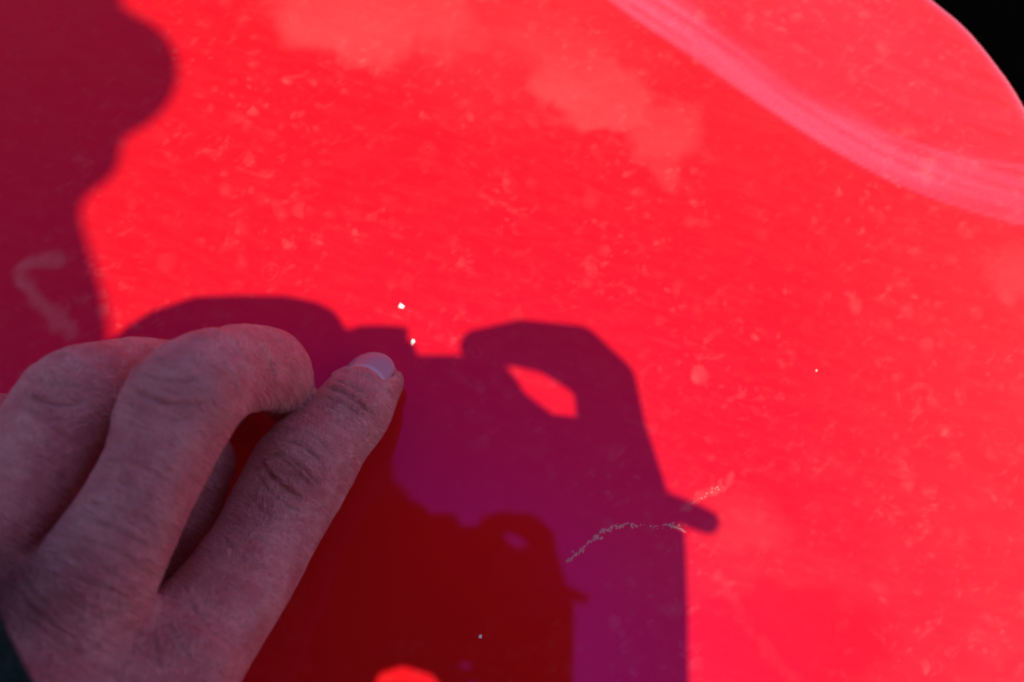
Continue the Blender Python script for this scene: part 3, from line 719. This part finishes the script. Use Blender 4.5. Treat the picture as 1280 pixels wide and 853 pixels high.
# left sleeve: cuff covers the back of the hand at the picture's corner
CU = np.array([-0.80, -0.58, 0.12]); CU /= np.linalg.norm(CU)
c0 = P(127, 877, 58)
pa = [c0 + CU * 5.0 * k for k in range(7)] + [c0 * (1 - t) + elL * t + [0, 0, 12 * math.sin(t * 3)] for t in np.linspace(0.22, 1, 18)]
rr = [37, 38.4, 38.6, 38.2, 38.6, 39, 39] + list(np.linspace(39, 47, 18))
V, Fc = tube(pa, rr, seg=96, wob=1.6, seed=8, thick=3)
obj('sleeve', V, Fc, JACKET, person)
def legs(p):
    d = 1e9
    for s in (-1, 1):
        h0 = W(hips) * 1000 + [s * 85, 0, 0]; k0 = h0 + [s * 20, -10, -430]; f0 = np.array([h0[0] + s * 40, h0[1] - 60, 60])
        d = smin(d, Chain([[*h0, 92], [*k0, 66], [*f0, 50]], 4)(p), 12) if s == 1 else Chain([[*h0, 92], [*k0, 66], [*f0, 50]], 4)(p)
    return d + 3 * vnoise(p / 60, 6)
hw_ = W(hips) * 1000
V, Fl, _ = mesh_sdf(legs, [hw_[0] - 260, hw_[1] - 200, -20], [hw_[0] + 260, hw_[1] + 140, hw_[2] + 130], 12.0)
obj('trousers', V / 1000, Fl, TROUS, person, world=True)
for s in (-1, 1):
    f0 = np.array([hw_[0] + s * 125, hw_[1] - 60, 45])
    sh = Chain([[*f0, 46], [*(f0 + [s * 10, 90, -2]), 42], [*(f0 + [s * 18, 170, -6]), 36]], 4)
    V, Fs, _ = mesh_sdf(lambda p: np.maximum(sh(p), -p[:, 2]), f0 - [80, 90, 60], f0 + [90, 240, 70], 8.0)
    obj('shoe', V / 1000, Fs, BLACKP, person, world=True)

# ------------------------------------------------------------------ the camera held in the right hand
def prism(outline, z0, z1, bevel=1.6):
    n_ = len(outline); o = np.asarray(outline)[:, :2]
    c = o.mean(0); V = []
    nrm = []
    for i in range(n_):
        a, b = o[i - 1], o[(i + 1) % n_]; t_ = b - a; t_ /= np.linalg.norm(t_); nrm.append([t_[1], -t_[0]])
    nrm = np.array(nrm)
    area = 0.5 * np.sum(o[:, 0] * np.roll(o[:, 1], -1) - np.roll(o[:, 0], -1) * o[:, 1])
    if area < 0: nrm = -nrm
    for zz, ins_ in ((z0, bevel), (z0 + bevel, 0), (z1 - bevel, 0), (z1, bevel)):
        V += [[*(p - k * ins_), zz] for p, k in zip(o, nrm)]
    Fc = [tuple(range(n_))[::-1], tuple(range(3 * n_, 4 * n_))]
    for r in range(3):
        for i in range(n_):
            j = (i + 1) % n_; Fc.append((r * n_ + i, r * n_ + j, (r + 1) * n_ + j, (r + 1) * n_ + i))
    return V, Fc
camo = empty('compact_camera', W((0, 0, H)))
tag(camo, 'black camera held in the right hand just behind the viewpoint, reflected in the red paint', 'camera')
outl = [(96, 480), (104, 446), (145, 424), (158, 411), (190, 391), (245, 373), (300, 371), (360, 372), (398, 380), (420, 391), (426, 400), (431, 413), (470, 417), (508, 424), (517, 430), (520, 447),
        (573, 447), (632, 459), (642, 468), (657, 492), (668, 501), (700, 525), (724, 533), (752, 560), (752, 760), (700, 905), (556, 905), (552, 860), (536, 840), (500, 829), (472, 838), (462, 860), (458, 905), (200, 905), (96, 880)]
op = [Q(a, b, H)[:2] for a, b in outl]
V, Fc = prism(op, H - 14, H + 14); obj('body', V, Fc, BLACKP, camo, smooth=False)
def cyl(c, prof, axis, seg=48):
    axis = np.asarray(axis, float); axis /= np.linalg.norm(axis); a = np.cross(axis, [0, 1, 0.2]); a /= np.linalg.norm(a); b = np.cross(axis, a)
    V, Fc = [], []
    for r, hh in prof:
        for i in range(seg):
            t_ = 2 * math.pi * i / seg; V.append(np.asarray(c) + axis * hh + r * (math.cos(t_) * a + math.sin(t_) * b))
    for k in range(len(prof) - 1):
        for i in range(seg):
            j = (i + 1) % seg; Fc.append((k * seg + i, k * seg + j, (k + 1) * seg + j, (k + 1) * seg + i))
    Fc.append(tuple(range(seg))[::-1]); Fc.append(tuple(range((len(prof) - 1) * seg, len(prof) * seg)))
    return V, Fc
V, Fc = cyl((0, 0, H - 13.9), [(16, 0), (16, 12), (14.5, 13), (14.5, 26), (14, 27), (12, 27), (11.5, 24)], (0, 0, -1)); lens = obj('lens', V, Fc, BLACKP, camo, smooth=False)
V, Fc = cyl((0, 0, H - 14 - 24.2), [(11.4, 0), (10, 1.0), (6, 1.8), (1, 2.1)], (0, 0, -1)); obj('lens_glass', V, Fc, GLASS, camo)
V, Fc = cyl(Q(476, 418, H), [(7, -2), (7, 1.8), (6.2, 2.2)], (0, 1, 0)); obj('mode_dial', V, Fc, STEEL, camo, smooth=False)
bar = Chain(qpts([(425, 892, 4, H), (500, 878, 4, H), (600, 892, 4, H)]))  # unseen bar added across the notch to shrink its sky reflection
V, Fg, _ = mesh_sdf(bar, bar.c[:, :3].min(0) - 7, bar.c[:, :3].max(0) + 7, 1.0); obj('notch_blocker', V, Fg, JACKET, camo)
lug = Chain(qpts([(835, 632, 3.3, H + 2), (862, 643, 3.4, H + 2), (886, 653, 3.1, H + 2)]))
V, Fg, _ = mesh_sdf(lug, lug.c[:, :3].min(0) - 6, lug.c[:, :3].max(0) + 6, 0.8); obj('strap_lug', V, Fg, BLACKP, camo)
so_ = [Q(a, b, H)[:2] for a, b in [(230, 500), (560, 500), (560, 780), (230, 780)]]
V, Fc = prism(so_, H + 14.1, H + 15.4, 0.3); obj('screen', V, Fc, GLASS, camo, smooth=False)

for o in bpy.data.objects:
    if '_o' in o: del o['_o']
